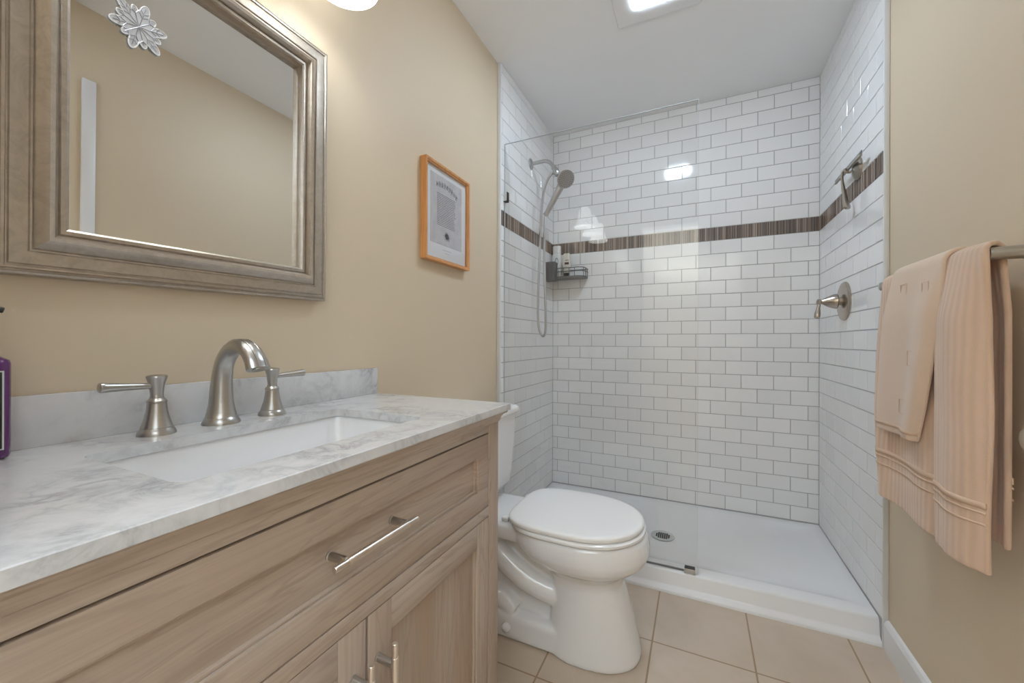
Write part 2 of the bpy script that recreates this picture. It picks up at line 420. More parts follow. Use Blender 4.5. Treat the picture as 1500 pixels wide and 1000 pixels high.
# ------------------------------------------------------------------ shower pan
def shower_pan():
    t = thing('shower_pan', 'white acrylic shower pan with a low front threshold', 'shower pan', (-.157, 2.15, 0))
    bm = B()
    x0, x1 = XL+.0002, XR-.0002; yb = YB-.0002
    # threshold profile (y, z), swept along x
    prof = [(1.757, 0), (1.757, .010), (1.760, .0145), (1.776, .0205), (1.780, .027), (1.7865, .074), (1.790, .080), (1.797, .084), (1.843, .084)]
    ring_faces(bm, [[Vector((x, y, z)) for y, z in prof] for x in (x0, x1)], closed=False)
    # sloping floor with raised rims on the other three sides
    def rr(ins, z, r): return rrect(x0+ins, x1-ins, 1.872+max(0, ins-.045)*.6, yb-ins, r, z, 5)
    def rr0(z): return rrect(x0, x1, 1.842, yb, .002, z, 5)
    loops = [rr0(.0882), rrect(x0+.030, x1-.030, 1.848, yb-.030, .02, .0868, 5), rrect(x0+.050, x1-.050, 1.858, yb-.050, .03, .0815, 5), rrect(x0+.068, x1-.068, 1.876, yb-.068, .03, .0745, 5),
             rrect(x0+.100, x1-.100, 1.910, yb-.100, .05, .0705, 5), rrect(-.37, .06, 2.02, 2.28, .08, .0605, 5), rrect(-.21, -.10, 2.085, 2.195, .054, .0585, 5)]
    for L in loops:
        for p in L:
            if p.y < 1.9 and p.z > .0838: p.z = .0839
    ring_faces(bm, loops, cap1=True)
    obj('pan_body', bm, 'acrylic', t, 40)
    bm = B(); c = (-.157, 2.132, .0608)
    lathe(bm, [(0, .0012), (.038, .0018), (.052, .003), (.0555, .0018), (.056, 0)], c, n=40); d = obj('drain_cover', bm, 'chrome', t)
    bm = B()
    for i in range(-3, 4):
        for j in range(-2, 3):
            px, py = i*.0095, j*.0125
            if math.hypot(px, py) < .034:
                box(bm, (c[0]+px-.0036, c[0]+px+.0036), (c[1]+py-.0042, c[1]+py+.0042), (c[2]+.0012, c[2]+.0029))
    obj('drain_slots', bm, 'black', d, 0)
shower_pan()

# ------------------------------------------------------------------ glass panel
def glass_panel():
    t = thing('glass_panel', 'clear fixed glass shower screen standing on the pan threshold', 'glass panel', (-.44, 1.80, .085))
    y0, y1 = 1.790, 1.798; x0, x1, zt, zb = XL+.004, .001, 2.030, .0865
    bm = B(); box(bm, (x0, x1), (y0, y1), (zb, zt)); obj('pane', bm, 'glass', t, 0)
    bm = B(); box(bm, (x1, x1+.0008), (y0, y1), (zb, zt)); box(bm, (x0, x1), (y0, y1), (zt, zt+.0008)); box(bm, (x0-.0012, x0), (y0, y1), (zb, zt)); obj('polished_edge', bm, 'glass_edge', t, 0)
    bm = B(); box(bm, (-.048, -.006), (y0-.006, y1+.006), (.0845, .106), .0015); c = obj('floor_clip', bm, 'chrome', t)
    bm = B(); box(bm, (-.046, -.008), (y0-.0068, y1+.0068), (.106, .1085)); obj('clip_gasket', bm, 'black', c, 0)
    bm = B(); box(bm, (XL+.0012, XL+.020), (y0-.006, y1+.006), (1.742, 1.786), .0015); c = obj('wall_clip', bm, 'edge_trim', t)
    bm = B(); box(bm, (XL+.020, XL+.0225), (y0-.0068, y1+.0068), (1.742, 1.786)); box(bm, (XL+.0014, XL+.0225), (y0-.0068, y1+.0068), (1.738, 1.742)); obj('clip_gasket', bm, 'black', c, 0)
    bm = B(); box(bm, (x0, -.05), (y1, y1+.004), (.0846, .092)); obj('bottom_seal', bm, 'rubber', t, 0)
glass_panel()

# ------------------------------------------------------------------ vanity
XF = -.465; VY0, VY1 = .018, .911; VC = .4645
def vanity():
    t = thing('vanity_cabinet', 'light oak vanity cabinet with one wide drawer over two doors', 'cabinet', ((XP+XF)/2, VC, 0))
    bm = B()
    box(bm, (XP+.002, XF-.02), (VY1-.018, VY1), (.0, .8595), .001, mi=1)
    box(bm, (XP+.002, XF-.02), (VY0, VY0+.018), (.0, .8595), .001, mi=1)
    box(bm, (XP+.002, XF-.03), (VY0+.018, VY1-.018), (.10, .118), mi=2)
    box(bm, (XP+.002, XP+.012), (VY0+.018, VY1-.018), (.118, .8595), mi=2)
    DY0, DY1 = 2*VC-.8605, .8605
    box(bm, (XF-.02, XF), (DY1, VY1), (0, .8595), .0012, mi=1)
    box(bm, (XF-.02, XF), (VY0, DY0), (0, .8595), .0012, mi=1)
    box(bm, (XF-.02, XF), (DY0, DY1), (.8135, .8595), .0012, mi=0)
    box(bm, (XF-.02, XF), (DY0, DY1), (.608, .632), .0012, mi=0)
    box(bm, (XF-.02, XF), (DY0, DY1), (.085, .115), .0012, mi=0)
    box(bm, (XF-.034, XF-.030), (DY0, DY1), (.118, .8135), mi=2)  # near-black sheet behind the fronts, shade of the gaps as colour
    obj('cabinet_body', bm, ['wood_h2', 'wood_v', 'gap'], t)
    bm = B(); prof = [(0.0005, .832), (.003, .834), (.004, .838), (.006, .845), (.011, .851), (.017, .8535), (.0185, .856), (.0185, .8599), (0.0005, .8599)]
    ring_faces(bm, [[Vector((XF+o, VY0-o, z)) for o, z in prof], [Vector((XF+o, VY1+o, z)) for o, z in prof], [Vector((XP+.003, VY1+o, z)) for o, z in prof]], closed=True)
    obj('crown_moulding', bm, 'wood_h2', t, 25)
    def panel_front(name, y0, y1, z0, z1, sw, rw, mats, long_rails=False):
        bm = B(); xf = XF-.0005; xb = XF-.0195; rec = .0105
        if long_rails: sa, sb, ra, rb_ = z0+rw, z1-rw, y0, y1
        else: sa, sb, ra, rb_ = z0, z1, y0+sw, y1-sw
        bv = .0003 if long_rails else .0010
        box(bm, (xb, xf), (y0, y0+sw), (sa, sb), bv, mi=1); box(bm, (xb, xf), (y1-sw, y1), (sa, sb), bv, mi=1)
        box(bm, (xb, xf), (ra, rb_), (z1-rw, z1), bv, mi=0); box(bm, (xb, xf), (ra, rb_), (z0, z0+rw), bv, mi=0)
        box(bm, (xb, xf-rec), (y0+sw-.001, y1-sw+.001), (z0+rw-.001, z1-rw+.001), mi=2)
        a, bq = .0050, xf-.0045     # stepped bead round the recess
        for y in (y0+sw, y1-sw-a): box(bm, (xb, bq), (y, y+a), (z0+rw, z1-rw), .0008, mi=1)
        for z_ in (z0+rw, z1-rw-a): box(bm, (xb, bq), (y0+sw+a, y1-sw-a), (z_, z_+a), .0008, mi=0)
        return obj(name, bm, mats, t)
    d = panel_front('drawer', 2*VC-.8590, .8590, .6345, .8100, .0505, .0465, ['wood_h', 'wood_h', 'wood_h'], True)
    def pull(parent, a, b, pa, pb, x=-.430):
        bm = B(); a, b, pa, pb = map(Vector, (a, b, pa, pb)); dr = (b-a).normalized(); L = (b-a).length; e = .0225
        lathe(bm, [(0, 0), (.0040, 0), (.0045, .0006), (.0045, e), (.0056, e+.0003), (.0056, L-e-.0003), (.0045, L-e), (.0045, L-.0006), (.0040, L), (0, L)], a, dr, 20)
        h = obj('handle', bm, 'nickel_light', parent); h['label'] = 'satin nickel bar pull'
        for p in (pa, pb):
            bm = B(); q = Vector((XF-.0005, p.y, p.z))
            lathe(bm, [(.0072, 0), (.0072, .0018), (.0062, .0026), (.0058, x-.003-XF)], q, (1, 0, 0), 18); obj('handle_post', bm, 'nickel', h)
    pull(d, (-.430, .3715, .7365), (-.430, .5415, .7365), (0, .3945, .7365), (0, .5185, .7365))
    zb, zt = .1165, .6065
    d1 = panel_front('door', VC+.0026, .8590, zb, zt, .0525, .0535, ['wood_h2', 'wood_v', 'wood_v2'])
    d2 = panel_front('door', 2*VC-.8590, VC-.0026, zb, zt, .0525, .0535, ['wood_h2', 'wood_v', 'wood_v2'])
    for d_, yy, z1 in ((d1, .4875, .5625), (d2, .4375, .5640)):
        pull(d_, (-.430, yy, z1-.17), (-.430, yy, z1), (0, yy, z1-.17+.0345), (0, yy, z1-.0345))
vanity()

SX0, SX1, SY0, SY1 = -.775, -.522, .2425, .678
def countertop():
    t = thing('countertop', 'white and grey marble vanity top with a matching backsplash', 'countertop', (-.67, .4725, .8605))
    z1, z0 = .877, .8605; X0, X1, Y0, Y1 = XP+.0015, -.440, .012, .933
    bm = B(); h = .0012
    outer = [Vector(p) for p in ((X0, Y0, z1), (X1-h, Y0, z1), (X1-h, Y1-h, z1), (X0, Y1-h, z1))]
    inner = rrect(SX0, SX1, SY0, SY1, .022, z1, 7)
    vo = [bm.verts.new(p) for p in outer]; vi = [bm.verts.new(p) for p in inner]
    eo = [bm.edges.new((vo[i], vo[(i+1) % 4])) for i in range(4)]; ei = [bm.edges.new((vi[i], vi[(i+1) % len(vi)])) for i in range(len(vi))]
    bmesh.ops.triangle_fill(bm, edges=eo+ei, use_beauty=True)
    def loopdown(vs, offs, zs):
        prev = vs
        for off, z_ in zip(offs, zs):
            cur = [bm.verts.new((v.co.x+o[0], v.co.y+o[1], z_)) for v, o in zip(vs, off)]
            for i in range(len(vs)):
                j = (i+1) % len(vs); bm.faces.new((prev[i], prev[j], cur[j], cur[i]))
            prev = cur
        return prev
    oo = [(0, 0), (h, 0), (h, h), (0, h)]
    lo = loopdown(vo, [oo, oo], [z1-h, z0]); li = loopdown(vi, [[(0, 0)]*len(vi)], [z0])
    eb = [bm.edges.get((lo[i], lo[(i+1) % 4])) for i in range(4)] + [bm.edges.get((li[i], li[(i+1) % len(li)])) for i in range(len(li))]
    bmesh.ops.triangle_fill(bm, edges=eb, use_beauty=True)
    obj('slab', bm, 'marble', t, 30)
    bm = B(); box(bm, (X0, -.8925), (Y0, .9305), (z1, .9550), .0012); obj('backsplash', bm, 'marble', t)
countertop()

def sink():
    t = thing('sink', 'white undermount rectangular basin set below the marble counter', 'sink', (-.648, .46, .73))
    bm = B(); z = .8600
    def L(i, z_, r): return rrect(SX0-.006+i, SX1+.006-i, SY0-.006+i, SY1+.006-i, r, z_, 7)
    ring_faces(bm, [L(-.018, z, .03), L(0, z, .028), L(.003, z-.010, .03), L(.012, .79, .035), L(.022, .752, .045), L(.042, .739, .055), L(.075, .735, .05), rrect(-.672, -.624, .436, .484, .023, .732, 7)], cap1=True)
    ring_faces(bm, [L(-.018, z, .03), L(-.018, z-.01, .03), L(-.010, .85, .03), L(0, .79, .035), L(.012, .74, .045), L(.05, .722, .055), rrect(-.672, -.624, .436, .484, .023, .718, 7)], cap1=True)
    obj('basin', bm, 'ceramic', t, 60)
    bm = B(); lathe(bm, [(0, .002), (.018, .0025), (.022, .001), (.0225, -.004)], (-.648, .46, .7335), n=28); obj('drain_stopper', bm, 'nickel', t)
sink()

def faucet():
    xf, z = -.838, .877; c = .458
    t = thing('faucet', 'brushed nickel widespread faucet with arched spout and two lever handles', 'faucet', (xf, c, z))
    bm = B()
    lathe(bm, [(.0315, 0), (.0315, .003), (.030, .007), (.0275, .0115), (.0265, .0125), (.0258, .0135), (.0235, .023), (.0210, .036), (.0190, .05)], (xf, c, z), n=40)
    P = catmull([(xf, c, z+.04), (xf, c, z+.062), (xf+.002, c, z+.085), (xf+.0105, c, z+.117), (xf+.032, c, z+.1410), (xf+.060, c, z+.1500), (xf+.087, c, z+.1425), (xf+.105, c, z+.1250), (xf+.1135, c, z+.1080)], 8)
    n = len(P); r = []; fl = []
    for i in range(n):
        q = i/(n-1); r.append(.0203-.0035*min(1, q*3) + .0042*max(0, q-.45)/.55); fl.append(1.0 - .34*max(0, min(1, (q-.2)/.6)))
    tube(bm, P, r, 28, side=(0, 1, 0), flat=fl)
    sp = obj('spout', bm, 'nickel', t, 40)
    # fluted ridges along the top of the spout
    for off in (-.0065, .0065):
        bm = B(); Q = []
        for i in range(18, n):
            d = (P[min(i+1, n-1)]-P[i-1]).normalized(); s = Vector((0, 1, 0)); up = s.cross(d)*1.0
            if up.z < 0 and i < 40: up = -up
            if up.x < 0 and i >= 40: up = -up
            Q.append(P[i] + s*off + up*(r[i]*fl[i]*math.sqrt(max(0, 1-(off/r[i])**2))))
        tube(bm, Q, .0011, 8); obj('spout_ridge', bm, 'nickel', sp)
    bm = B(); d = (P[-1]-P[-2]).normalized(); lathe(bm, [(.0105, -.001), (.0105, .0012), (.009, .0016), (0, .0010)], P[-1], d, 24); obj('aerator', bm, 'nickel_dark', sp)
    for s in (-1, 1):
        hx, hy = xf, c + s*.1015
        bm = B()
        lathe(bm, [(.0265, 0), (.0265, .0025), (.0255, .006), (.0232, .0095), (.0222, .0105), (.0215, .0120), (.0218, .0130), (.0195, .019), (.0165, .030), (.0142, .042), (.0132, .052), (.0130, .0535), (.0138, .0545), (.0138, .0575), (.0128, .0585), (.0095, .0620), (.0088, .068)], (hx, hy, z), n=36)
        h = obj('handle_base', bm, 'nickel', t)
        bm = B()
        lathe(bm, [(.0086, .062), (.0090, .0690), (.0108, .084), (.0130, .0935), (.0144, .0975), (.0138, .0995), (.0104, .1010), (.0055, .1018), (0, .1020)], (hx, hy, z), n=28)
        a = Vector((hx, hy+s*.006, z+.0830)); e = Vector((hx+.004, hy+s*.0735, z+.0865)); dr = (e-a).normalized(); L = (e-a).length
        lathe(bm, [(.0048, 0), (.0054, L*.3), (.0078, L*.93), (.0082, L*.97), (.0074, L), (0, L+.0003)], a, dr, 22)
        obj('lever', bm, 'nickel', h)
faucet()

# ------------------------------------------------------------------ mirror
def mirror():
    y0, y1, z0, z1 = .187, .7275, 1.1408, 1.779; xw = XP+.0015
    t = thing('wall_mirror', 'large rectangular mirror in a moulded champagne-silver frame above the counter', 'mirror', (xw, (y0+y1)/2, z0))
    W = .0745
    prof = [(0, .0135), (0, .030), (.0035, .0325), (.0090, .0320), (.0110, .0290), (.0125, .0290), (.0135, .0345), (.0175, .0410), (.0230, .0425), (.0290, .0385), (.0345, .0310), (.0365, .0295), (.0375, .0320), (.0395, .0325), (.0410, .0300), (.0425, .0295), (.0585, .0310), (.0600, .0290), (.0615, .0290), (.0630, .0315), (.0660, .0310), (.0675, .0270), (.0690, .0270), (.0705, .0285), (.0735, .0270), (W, .0240), (W, 0), (.005, 0)]
    bm = B(); loops = []
    for sgn in range(4):
        ring = []
        for s, h in prof:
            yi0, yi1, zi0, zi1 = y0+W-s, y1-W+s, z0+W-s, z1-W+s
            p = [(yi0, zi0), (yi1, zi0), (yi1, zi1), (yi0, zi1)][sgn]
            ring.append(Vector((xw+h, p[0], p[1])))
        loops.append(ring)
    ring_faces(bm, loops+[loops[0]], closed=True)
    bmesh.ops.remove_doubles(bm, verts=bm.verts, dist=1e-6)
    for v in bm.verts:      # the lower rail hangs a little lower at its left end
        if v.co.z < (z0+z1)/2: v.co.z -= .010*(y1-v.co.y)/(y1-y0)
    obj('frame', bm, 'mframe', t, 28)
    bm = B(); box(bm, (xw+.009, xw+.0137), (y0+W-.006, y1-W+.006), (z0+W-.018, z1-W+.006)); obj('mirror_glass', bm, 'mirror', t, 0)
    t.rotation_euler = (0, math.radians(MIRROR_TILT), 0)
    return t
MIRROR_TILT = .5
mirror()

def snowflake():
    c = Vector((XP+.0196, .3490, 1.5830)); R = .0435
    t = thing('snowflake_ornament', 'white snowflake ornament stuck on the mirror glass near its top left', 'ornament', c)
    def rad(a):
        m = abs(math.cos(3*a)); k = abs(math.cos(3*(a+PI/6)))
        return R*max(.50, .50+.50*max(0, m-.62)/.38 if m > .62 else 0, .50+.28*max(0, k-.70)/.30 if k > .70 else 0)
    pts = []; N = 144; 
    for i in range(N):
        a = 2*PI*i/N + .25; q = rad(2*PI*i/N)
        pts.append(c + Vector((0, q*math.cos(a)*.93, q*math.sin(a))))
    bm = B(); prism(bm, pts, (.0022, 0, 0)); b = obj('plate', bm, 'snow', t, 20)
    bm = B(); tube(bm, [p + Vector((.0022, 0, 0)) for p in pts] + [pts[0] + Vector((.0022, 0, 0))], .0010, 6, caps=False); obj('rim', bm, 'white_trim', b)
    bm = B(); x = c.x+.0025
    def seg(r0, a0, r1, a1, wd=.0007):
        p = Vector((x, c.y+r0*math.cos(a0)*.93, c.z+r0*math.sin(a0))); q = Vector((x, c.y+r1*math.cos(a1)*.93, c.z+r1*math.sin(a1)))
        tube(bm, [p, q], wd, 6)
    for k in range(12):
        a = .25 + k*PI/6; L = R*(.88 if k % 2 == 0 else .66)
        seg(0, a, L, a)
        for f in (.42, .62) if k % 2 == 0 else (.5,):
            for s in (-1, 1):
                r0 = R*f; r1 = R*(f+.17); seg(r0, a, r1, a+s*.24)
    obj('glitter_lines', bm, 'snow_line', t)
snowflake()

# ------------------------------------------------------------------ vanity light
def vanity_light():
    z = 2.055; x = XP; yc = .460
    t = thing('vanity_light', 'three-shade alabaster glass vanity light above the mirror', 'wall light', (x, yc, z-.1))
    bm = B(); box(bm, (x+.0015, x+.022), (yc-.32, yc+.32), (z-.03, z+.05), .006, 3); obj('back_plate', bm, 'nickel', t)
    for k in (-1, 0, 1):
        y = yc + k*.226; sx = -.765
        bm = B(); tube(bm, catmull([(x+.02, y, z+.01), (x+.06, y, z+.035), (sx-.01, y, z+.045), (sx, y, z+.025), (sx, y, z+.0)], 6), .008, 12); arm = obj('arm', bm, 'nickel', t)
        bm = B(); lathe(bm, [(.016, .012), (.024, .006), (.026, -.02), (.024, -.022)], (sx, y, z), n=24); obj('socket_cup', bm, 'nickel', arm)
        bm = B(); o = (sx, y, z-.165)
        pr = [(.078, 0), (.0765, .003), (.066, .020), (.056, .045), (.050, .075), (.046, .105), (.040, .130), (.028, .146)]
        lathe(bm, pr + [(r-.004, h-.001) for r, h in reversed(pr)], o, n=36, cap=False); obj('shade', bm, 'shade', t)
        bm = B(); lathe(bm, [(0, -.034), (.016, -.031), (.027, -.020), (.030, -.005), (.027, .012), (.016, .032), (.013, .050), (0, .050)], (sx, y, z-.090), n=24); obj('bulb', bm, 'bulb', t)
vanity_light()

def ceiling_light():
    cx, cy = -.156, 1.612; h = .087
    t = thing('ceiling_light', 'square white ceiling light with a glowing diffuser', 'ceiling light', (cx, cy, ZC))
    bm = B(); box(bm, (cx-.165, cx+.165), (cy-.165, cy+.165), (ZC-.010, ZC-.0002), .006, 3); obj('housing', bm, 'ceiling', t)
    bm = B(); ring_faces(bm, [rrect(cx-h, cx+h, cy-h, cy+h, .012, ZC-.0102), rrect(cx-h, cx+h, cy-h, cy+h, .012, ZC-.013), rrect(cx-h+.004, cx+h-.004, cy-h+.004, cy+h-.004, .01, ZC-.015)], cap0=True, cap1=True); obj('diffuser', bm, 'led', t)
ceiling_light()

# ------------------------------------------------------------------ framed document
def framed():
    y0, y1, z0, z1 = 1.150, 1.448, 1.336, 1.705; xw = XP+.001; d = .026; fw = .014
    t = thing('picture_frame', 'orange oak framed certificate hanging on the tan wall', 'picture frame', (xw, (y0+y1)/2, z0))
    bm = B(); prof = [(0, 0), (0, d-.005), (.003, d-.005), (.006, d-.001), (.009, d), (fw, d), (fw, 0)]; loops = []
    for q in range(4):
        ring = []
        for s, h in prof:
            s2 = fw - s
            p = [(y0+s2, z0+s2), (y1-s2, z0+s2), (y1-s2, z1-s2), (y0+s2, z1-s2)][q]; ring.append(Vector((xw+h, p[0], p[1])))
        loops.append(ring)
    ring_faces(bm, loops+[loops[0]], closed=True); bmesh.ops.remove_doubles(bm, verts=bm.verts, dist=1e-6)
    obj('frame', bm, 'pframe', t, 28)
    xm = xw+.012
    bm = B(); box(bm, (xw+.002, xm), (y0+fw-.002, y1-fw+.002), (z0+fw-.002, z1-fw+.002)); obj('mount_board', bm, 'mat', t, 0)
    py0, py1, pz0, pz1 = 1.193, 1.403, 1.408, 1.668
    bm = B(); box(bm, (xm, xm+.0008), (py0, py1), (pz0, pz1)); doc = obj('document', bm, 'paper', t, 0)
    bm = B(); x = xm+.0012
    rnd = random.Random(3); yc = (py0+py1)/2; hw = (py1-py0)/2
    # heavy ornamental heading, arched
    n = 9; hd = B()
    for i in range(n):
        u = -1+2*i/(n-1); yy = yc+u*hw*.62; zz = pz1-.044 + .012*(1-u*u) - .006*u; hgt = rnd.uniform(.016, .024)
        for k in range(2):
            a = yy + (k-.5)*.0068
            tube(hd, [(x, a-.002, zz-hgt*.5), (x, a+.0015, zz+hgt*.1), (x, a-.001, zz+hgt*.55)], [.0008, .0017, .0008], 6, flat=.3)
        if i % 2 == 0: tube(hd, [(x, yy-.005, zz+rnd.uniform(-.008, .004)), (x, yy+.005, zz+rnd.uniform(-.004, .010))], .0010, 6, flat=.3)
    h1 = obj('heading', hd, 'ink', doc, 0); h1['kind'] = 'stuff'
    # seal
    for i in range(14):
        a = 2*PI*i/14; r0, r1 = .006, rnd.uniform(.017, .026)
        tube(bm, [(x, yc+r0*math.cos(a), pz0+.038+r0*math.sin(a)), (x, yc+r1*math.cos(a), pz0+.038+r1*.8*math.sin(a))], [.0022, .0006], 6, flat=.3)
    lathe(bm, [(0, 0), (.011, 0), (.011, .0004), (0, .0004)], (x-.0004, yc, pz0+.038), (1, 0, 0), 20)
    obj('seal', bm, 'ink', doc, 0)
    bm = B()
    for i in range(19):
        zz = pz1-.068-i*.0066; a = yc-hw*.62; e = yc+hw*.62*rnd.uniform(.75, 1)
        s = a
        while s < e:
            q = min(e, s+rnd.uniform(.008, .03)); box(bm, (x-.0005, x), (s, q), (zz-.0012, zz+.0012)); s = q+.0025
    obj('text_lines', bm, 'ink_light', doc, 0)
    bm = B()
    for i, (l, r) in enumerate(((-.028, .030), (-.012, .018))):
        zz = pz0-.018-i*.011; s = yc+l
        while s < yc+r: box(bm, (xm, xm+.0004), (s, s+.005), (zz-.0007, zz+.0007)); s += .0068
    obj('caption', bm, 'caption', t, 0)
    bm = B(); box(bm, (xw+.0185, xw+.0195), (y0+fw-.002, y1-fw+.002), (z0+fw-.002, z1-fw+.002)); obj('picture_glass', bm, 'pic_glass', t, 0)
framed()

# ------------------------------------------------------------------ toilet
TY = 1.362
def toilet():
    t = thing('toilet', 'white two-piece toilet with its lid closed, between vanity and shower', 'toilet', (-.50, TY, 0))
    def egg(xf, xb, hw, z, n=44, p=2.15, wx=.52, yo=0., pb=.5):
        """egg outline: front tip xf, back xb, half width hw, widest at fraction wx from the back"""
        xm = xb + (xf-xb)*wx; out = []
        for k in range(n):
            a = 2*PI*k/n; c, s = math.cos(a), math.sin(a)
            L = (xf-xm) if c >= 0 else (xm-xb); e = 2/(p if c >= 0 else p+pb)
            out.append(Vector((xm + L*math.copysign(abs(c)**e, c), TY + yo + hw*math.copysign(abs(s)**e, s), z)))
        return out
    bm = B()
    # pedestal column flowing up into the bowl
    rings = [egg(-.167, -.47, .132, 0, wx=.40, p=2.3), egg(-.164, -.47, .134, .012, wx=.40, p=2.3), egg(-.172, -.47, .131, .05, wx=.40, p=2.3), egg(-.190, -.465, .124, .12, wx=.42, p=2.3), egg(-.210, -.46, .117, .19, wx=.44, p=2.3),
             egg(-.224, -.462, .114, .235, wx=.46), egg(-.222, -.475, .119, .262, wx=.48), egg(-.200, -.50, .137, .285, wx=.5), egg(-.168, -.535, .164, .305, wx=.5), egg(-.148, -.565, .182, .325, wx=.5), egg(-.1385, -.59, .190, .347, wx=.5), egg(-.140, -.60, .191, .372, wx=.5), egg(-.146, -.605, .188, .396, wx=.5), egg(-.154, -.605, .181, .406, wx=.5)]
    ring_faces(bm, rings, cap0=True, cap1=True)
    # rear base, deck and trapway
    box(bm, (-.76, -.40), (TY-.120, TY+.120), (0, .088), .016, 3)
    box(bm, (-.74, -.40), (TY-.072, TY+.072), (.04, .33), .03, 3)
    box(bm, (-.855, -.50), (TY-.135, TY+.135), (.345, .408), .022, 3)
    for s in (-1, 1):
        P = catmull([(-.76, TY+s*.070, .345), (-.68, TY+s*.078, .300), (-.60, TY+s*.082, .245), (-.53, TY+s*.078, .205), (-.45, TY+s*.066, .180), (-.40, TY+s*.05, .17)], 6)
        tube(bm, P, .043, 16)
        P = catmull([(-.76, TY+s*.070, .128), (-.68, TY+s*.074, .122), (-.62, TY+s*.076, .108), (-.585, TY+s*.076, .085)], 6)
        tube(bm, P, .038, 16)
    o = obj('bowl', bm, 'ceramic', t, 180)
    rm = o.modifiers.new('Remesh', 'REMESH'); rm.mode = 'VOXEL'; rm.voxel_size = .0045; rm.use_smooth_shade = True
    sm = o.modifiers.new('Smooth', 'SMOOTH'); sm.factor = .5; sm.iterations = 9
    # seat ring and lid
    bm = B()
    so = [egg(-.158, -.588, .186, .4085, pb=1.7), egg(-.153, -.590, .190, .412, pb=1.7), egg(-.153, -.590, .190, .419, pb=1.7), egg(-.158, -.588, .186, .4225, pb=1.7)]
    si = [egg(-.235, -.50, .118, .4225), egg(-.235, -.50, .118, .4085)]
    ring_faces(bm, so+si+[so[0]]); bmesh.ops.remove_doubles(bm, verts=bm.verts, dist=1e-6)
    obj('seat', bm, 'seat_plastic', t, 50)
    bm = B()
    def lid(d, z, xf=-.158): return egg(xf-d, -.602+d, .1865-d, z, p=2.1, pb=1.9)
    ring_faces(bm, [lid(.012, .4245), lid(.002, .4255), lid(0, .428), lid(0, .437), lid(.002, .4405), lid(.007, .4432), lid(.018, .4448), lid(.05, .4462), lid(.11, .4468)], cap0=True, cap1=True)
    obj('lid', bm, 'seat_plastic', t, 50)
    for s in (-1, 1):
        bm = B(); box(bm, (-.622, -.598), (TY+s*.105-.014, TY+s*.105+.014), (.4075, .4235), .005, 3); obj('hinge', bm, 'seat_plastic', t)
    # tank
    bm = B()
    def tk(xf, hw, z, r=.03): return rrect(-.893, xf, TY-hw, TY+hw, r, z, 6)
    ring_faces(bm, [tk(-.765, .060, .409), tk(-.755, .090, .420), tk(-.738, .110, .430, .04), tk(-.718, .150, .442, .045), tk(-.708, .171, .462, .045), tk(-.705, .177, .50, .045), tk(-.701, .186, .60, .04), tk(-.698, .1965, .737, .035)], cap0=True, cap1=True)
    obj('tank', bm, 'ceramic', t, 50)
    bm = B()
    ring_faces(bm, [tk(-.690, .2035, .7385, .04), tk(-.687, .2065, .741, .04), tk(-.686, .2075, .746, .04), tk(-.686, .2075, .757, .04), tk(-.689, .2045, .764, .04), tk(-.697, .197, .7685, .04), tk(-.715, .18, .770, .035)], cap0=True, cap1=True)
    obj('tank_lid', bm, 'ceramic', t, 50)
    bm = B(); y = TY-.140
    lathe(bm, [(.012, 0), (.012, .006), (.009, .009), (.006, .014), (0, .014)], (-.702, y, .69), (1, 0, 0), 20)
    tube(bm, [(-.690, y-.008, .69), (-.688, y+.025, .688), (-.688, y+.062, .684)], [.006, .006, .0075], 14, flat=.7); obj('flush_lever', bm, 'chrome', t)
    bm = B(); tube(bm, catmull([(-.895, 1.52, .20), (-.86, 1.52, .20), (-.835, 1.52, .24), (-.828, 1.49, .34), (-.826, 1.48, .412)], 6), .005, 10); lathe(bm, [(.02, 0), (.02, .003), (.012, .006)], (-.9035, 1.52, .20), (1, 0, 0), 20); lathe(bm, [(.009, 0), (.011, .01), (.011, .022), (.006, .026)], (-.835, 1.52, .195), (0, 0, 1), 16); obj('supply_line', bm, 'chrome', t)
    for s in (-1, 1):
        bm = B(); lathe(bm, [(.0165, 0), (.0165, .005), (.013, .013), (.006, .018), (0, .019)], (-.600, TY+s*.1195, .045), (0, s, 0.15), 20); obj('bolt_cap', bm, 'ceramic', t)
toilet()

